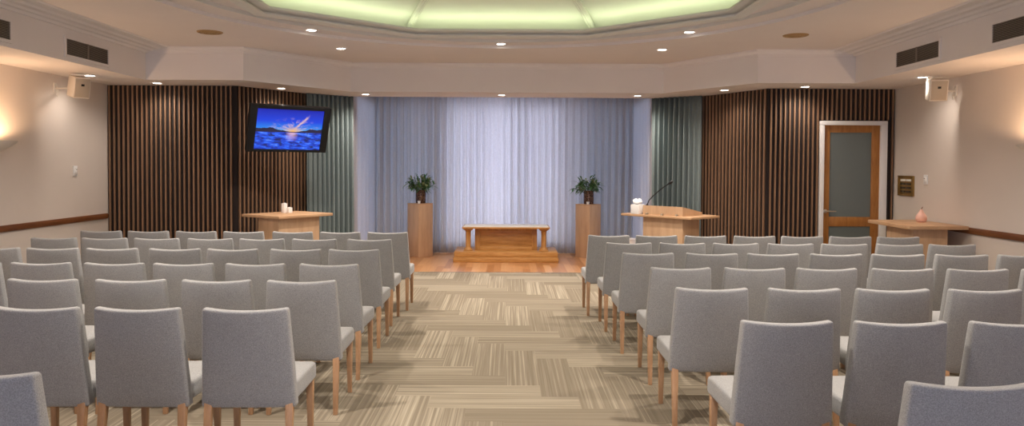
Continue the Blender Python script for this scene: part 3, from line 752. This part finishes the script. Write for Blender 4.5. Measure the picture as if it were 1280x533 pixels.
def plant(x, y, label, seed, spread):
    rnd = random.Random(seed)
    r = thing('potted_plant', label, 'plant', (x, y, .918), 0, 'green plants in bronze vases')
    MB().lathe([(0, 0), (.078, 0), (.084, .01), (.088, .06), (.089, .16), (.086, .215), (.090, .225), (.084, .228), (.078, .215), (.078, .16), (0, .155)], 32).build('vase', M['vase'], r)
    a = MB(); b = MB(); stm = MB()
    for i in range(34):
        th = rnd.random()*2*pi; el = radians(20+70*rnd.random()**.8); L0 = .15+.13*rnd.random()
        d = Vector((cos(th)*cos(el)*spread, sin(th)*cos(el)*spread, sin(el))); p0 = Vector((.035*cos(th), .035*sin(th), .16)); p1 = p0+d*L0+Vector((0, 0, .03))
        stm.tube([p0, (p0+p1)/2+Vector((0, 0, .015)), p1], .004, 6)
        for k in range(8):
            q = p0.lerp(p1, .45+.55*k/7); t2 = th+rnd.uniform(-1.5, 1.5); e2 = rnd.uniform(-.35, 1.1)
            dv = Vector((cos(t2)*cos(e2), sin(t2)*cos(e2), sin(e2)))
            leaf(b if rnd.random() < .28 else a, q, dv, rnd.uniform(.08, .14), rnd.uniform(.015, .023), rnd.uniform(.1, .5))
    f1 = a.build('foliage', M['leaf'], r, 60, False); f2 = b.build('pale_foliage', M['leafl'], r, 60, False); f2['label'] = 'pale green leaves'
    stm.build('stems', M['stem'], r)
def tealight(x, y, label):
    r = thing('tealight_cup', label, 'candle', (x, y, .918), 0, 'tealight cups on the pedestals')
    MB().lathe([(0, 0), (.022, 0), (.026, .045), (.023, .045), (.020, .012), (0, .012)], 20).build('cup', M['cand'], r)
    MB().lathe([(0, .012), (.0205, .012), (.022, .034), (0, .036)], 20).build('wax', M['tissue'], r)
PL, PR = (-1.525, 12.83), (1.375, 12.83)
pedestal(*PL, 'tall oak pedestal left of the altar table'); pedestal(*PR, 'tall oak pedestal right of the altar table')
plant(PL[0]+.01, PL[1], 'leafy green plant in bronze vase on the left pedestal', 4, 1.0)
plant(PR[0]+.005, PR[1], 'leafy green plant in bronze vase on the right pedestal', 9, 1.1)
tealight(PL[0]-.005, PL[1]-.135, 'small white tealight cup on the left pedestal'); tealight(PR[0]-.02, PR[1]-.135, 'small white tealight cup on the right pedestal')

# ------------------------------------------------------------------ chairs
def back_def(p):
    u = min(1, max(0, (p.z+.25)/.50))                          # 0 bottom .. 1 top
    wdt = .480-(.480-.428)*u**1.15
    x = p.x*(wdt/.480)
    y = p.y*(1.0-.22*u)
    c = (p.x/.24)**2
    y += .030*c*(.35+.65*u)                    # hollow towards the sitter
    y += .045-.085*u - .02*sin(pi*u)*0
    z = p.z + .012*c*u
    return Vector((x, y, z))
def seat_def(p):
    z = p.z
    if z > 0: z += .012*(1-(p.x/.24)**2)*(1-(p.y/.23)**2)
    if p.y > .15: z -= .012*((p.y-.15)/.09)**2 if z > 0 else 0
    return Vector((p.x*(1-.02*max(0, -p.y/.24)), p.y, z))
def leg(x0, y0, x1, y1, z1, t0=.027, t1=.040):
    vs = []
    for z, x, y, t in ((0, x0, y0, t0/2), (z1*.97, x1, y1, t1/2)):
        vs += [(x-t, y-t, z), (x+t, y-t, z), (x+t, y+t, z), (x-t, y+t, z)]
    bm = bmesh.new(); V = [bm.verts.new(v) for v in vs]
    for f in ((0, 3, 2, 1), (4, 5, 6, 7), (0, 1, 5, 4), (1, 2, 6, 5), (2, 3, 7, 6), (3, 0, 4, 7)): bm.faces.new([V[i] for i in f])
    bmesh.ops.bevel(bm, geom=bm.edges[:], offset=.003, segments=2, affect='EDGES', profile=.5)
    return MB().bm(bm)
def make_chair():
    r = thing('upholstered_chair', 'x', 'chair', (0, 0, 0), 0, 'grey chairs set out in rows')
    s = rounded_box((.235, .222, .052), .024, (5, 6, 2), seat_def, 3)
    s.v = [(x, y+.305, z+.402) for x, y, z in s.v]; s.build('seat', M['fabric'], r, 60)
    b = rounded_box((.24, .034, .255), .016, (8, 2, 10), back_def, 3)
    b.v = [(x, y+.03, z+.587) for x, y, z in b.v]; b.build('backrest', M['fabric'], r, 60)
    for sx in (-1, 1): leg(sx*.210, .022, sx*.205, .068, .375).build('leg', M['oak'], r)
    for sx in (-1, 1): leg(sx*.208, .488, sx*.206, .484, .375).build('leg', M['oak'], r)
    return r
proto = make_chair(); first = True
ordn = ['front', 'second', 'third', 'fourth', 'fifth', 'sixth', 'last']
seat_w = ['nearest the aisle', 'second from the aisle', 'third from the aisle', 'fourth from the aisle', 'fifth from the aisle', 'sixth from the aisle', 'seventh from the aisle', 'eighth from the aisle']
rows = {
 'left': [(7.97, 290.5, [124.2, 183.6, 243.5, 303, 364.5, 424.5, 484]),
          (7.20, 299.5, [64.6, 128.4, 193.8, 261, 326, 391.8, 461]),
          (6.32, 312, [-11, 63, 137.5, 216.3, 289, 368.3, 441.5]),
          (5.38, 330, [-41, 47.5, 139.7, 227, 317.3, 410]),
          (4.61, 351, [49, 160, 268.3, 375.3]),
          (3.70, 387, [40, 168, 304.8]),
          (2.52, 470, [-39])],
 'right': [(7.75, 295.5, [761.5, 821.5, 883, 944.7, 1004.4, 1065, 1125]),
           (7.00, 305, [786.7, 854, 921, 990, 1057.5, 1127, 1193]),
           (6.18, 318, [811, 891, 968, 1047.5, 1125, 1205, 1284]),
           (5.29, 336.5, [852, 945, 1036, 1131.3, 1226.2, 1320]),
           (4.40, 362, [891.3, 1008, 1119.5, 1236]),
           (3.46, 404, [986.8, 1130, 1277]),
           (2.46, 482.5, [1222])]}
def clone(o):
    r = o.copy(); COL.objects.link(r)
    for ch in o.children:
        c = ch.copy(); COL.objects.link(c); c.parent = r
    return r
for side_, rws in rows.items():
    for k, (d, py, xs) in enumerate(rws):
        order = xs[::-1] if side_ == 'left' else xs
        for i, px in enumerate(order):
            p = at_y(px, py, d)
            r = proto if first else clone(proto); first = False
            r.location = (p.x, d+.015, 0); r.rotation_euler = (0, 0, radians(random.uniform(-1.2, 1.2)))
            if len(xs) == 1:
                r['label'] = 'grey fabric chair cut by the bottom %s corner of the photo' % side_
            else:
                r['label'] = 'grey fabric chair on oak legs, %s block, %s row, %s' % (side_, ordn[k] if k < 6 else 'last', seat_w[i])

# ------------------------------------------------------------------ world, colour
wd = bpy.data.worlds.new('World'); sc.world = wd; wd.use_nodes = True
wd.node_tree.nodes['Background'].inputs[0].default_value = (.6, .65, .8, 1); wd.node_tree.nodes['Background'].inputs[1].default_value = .2
vs_ = sc.view_settings; vs_.view_transform = 'Standard'; vs_.look = 'None'; vs_.gamma = 1; vs_.use_curve_mapping = False
vs_.exposure = 0.47
cy = sc.cycles
cy.use_denoising = True
try: cy.denoiser = 'OPENIMAGEDENOISE'
except Exception: pass
cy.max_bounces = 8; cy.diffuse_bounces = 5; cy.glossy_bounces = 3; cy.transparent_max_bounces = 8; cy.sample_clamp_indirect = 4; cy.caustics_reflective = False; cy.caustics_refractive = False
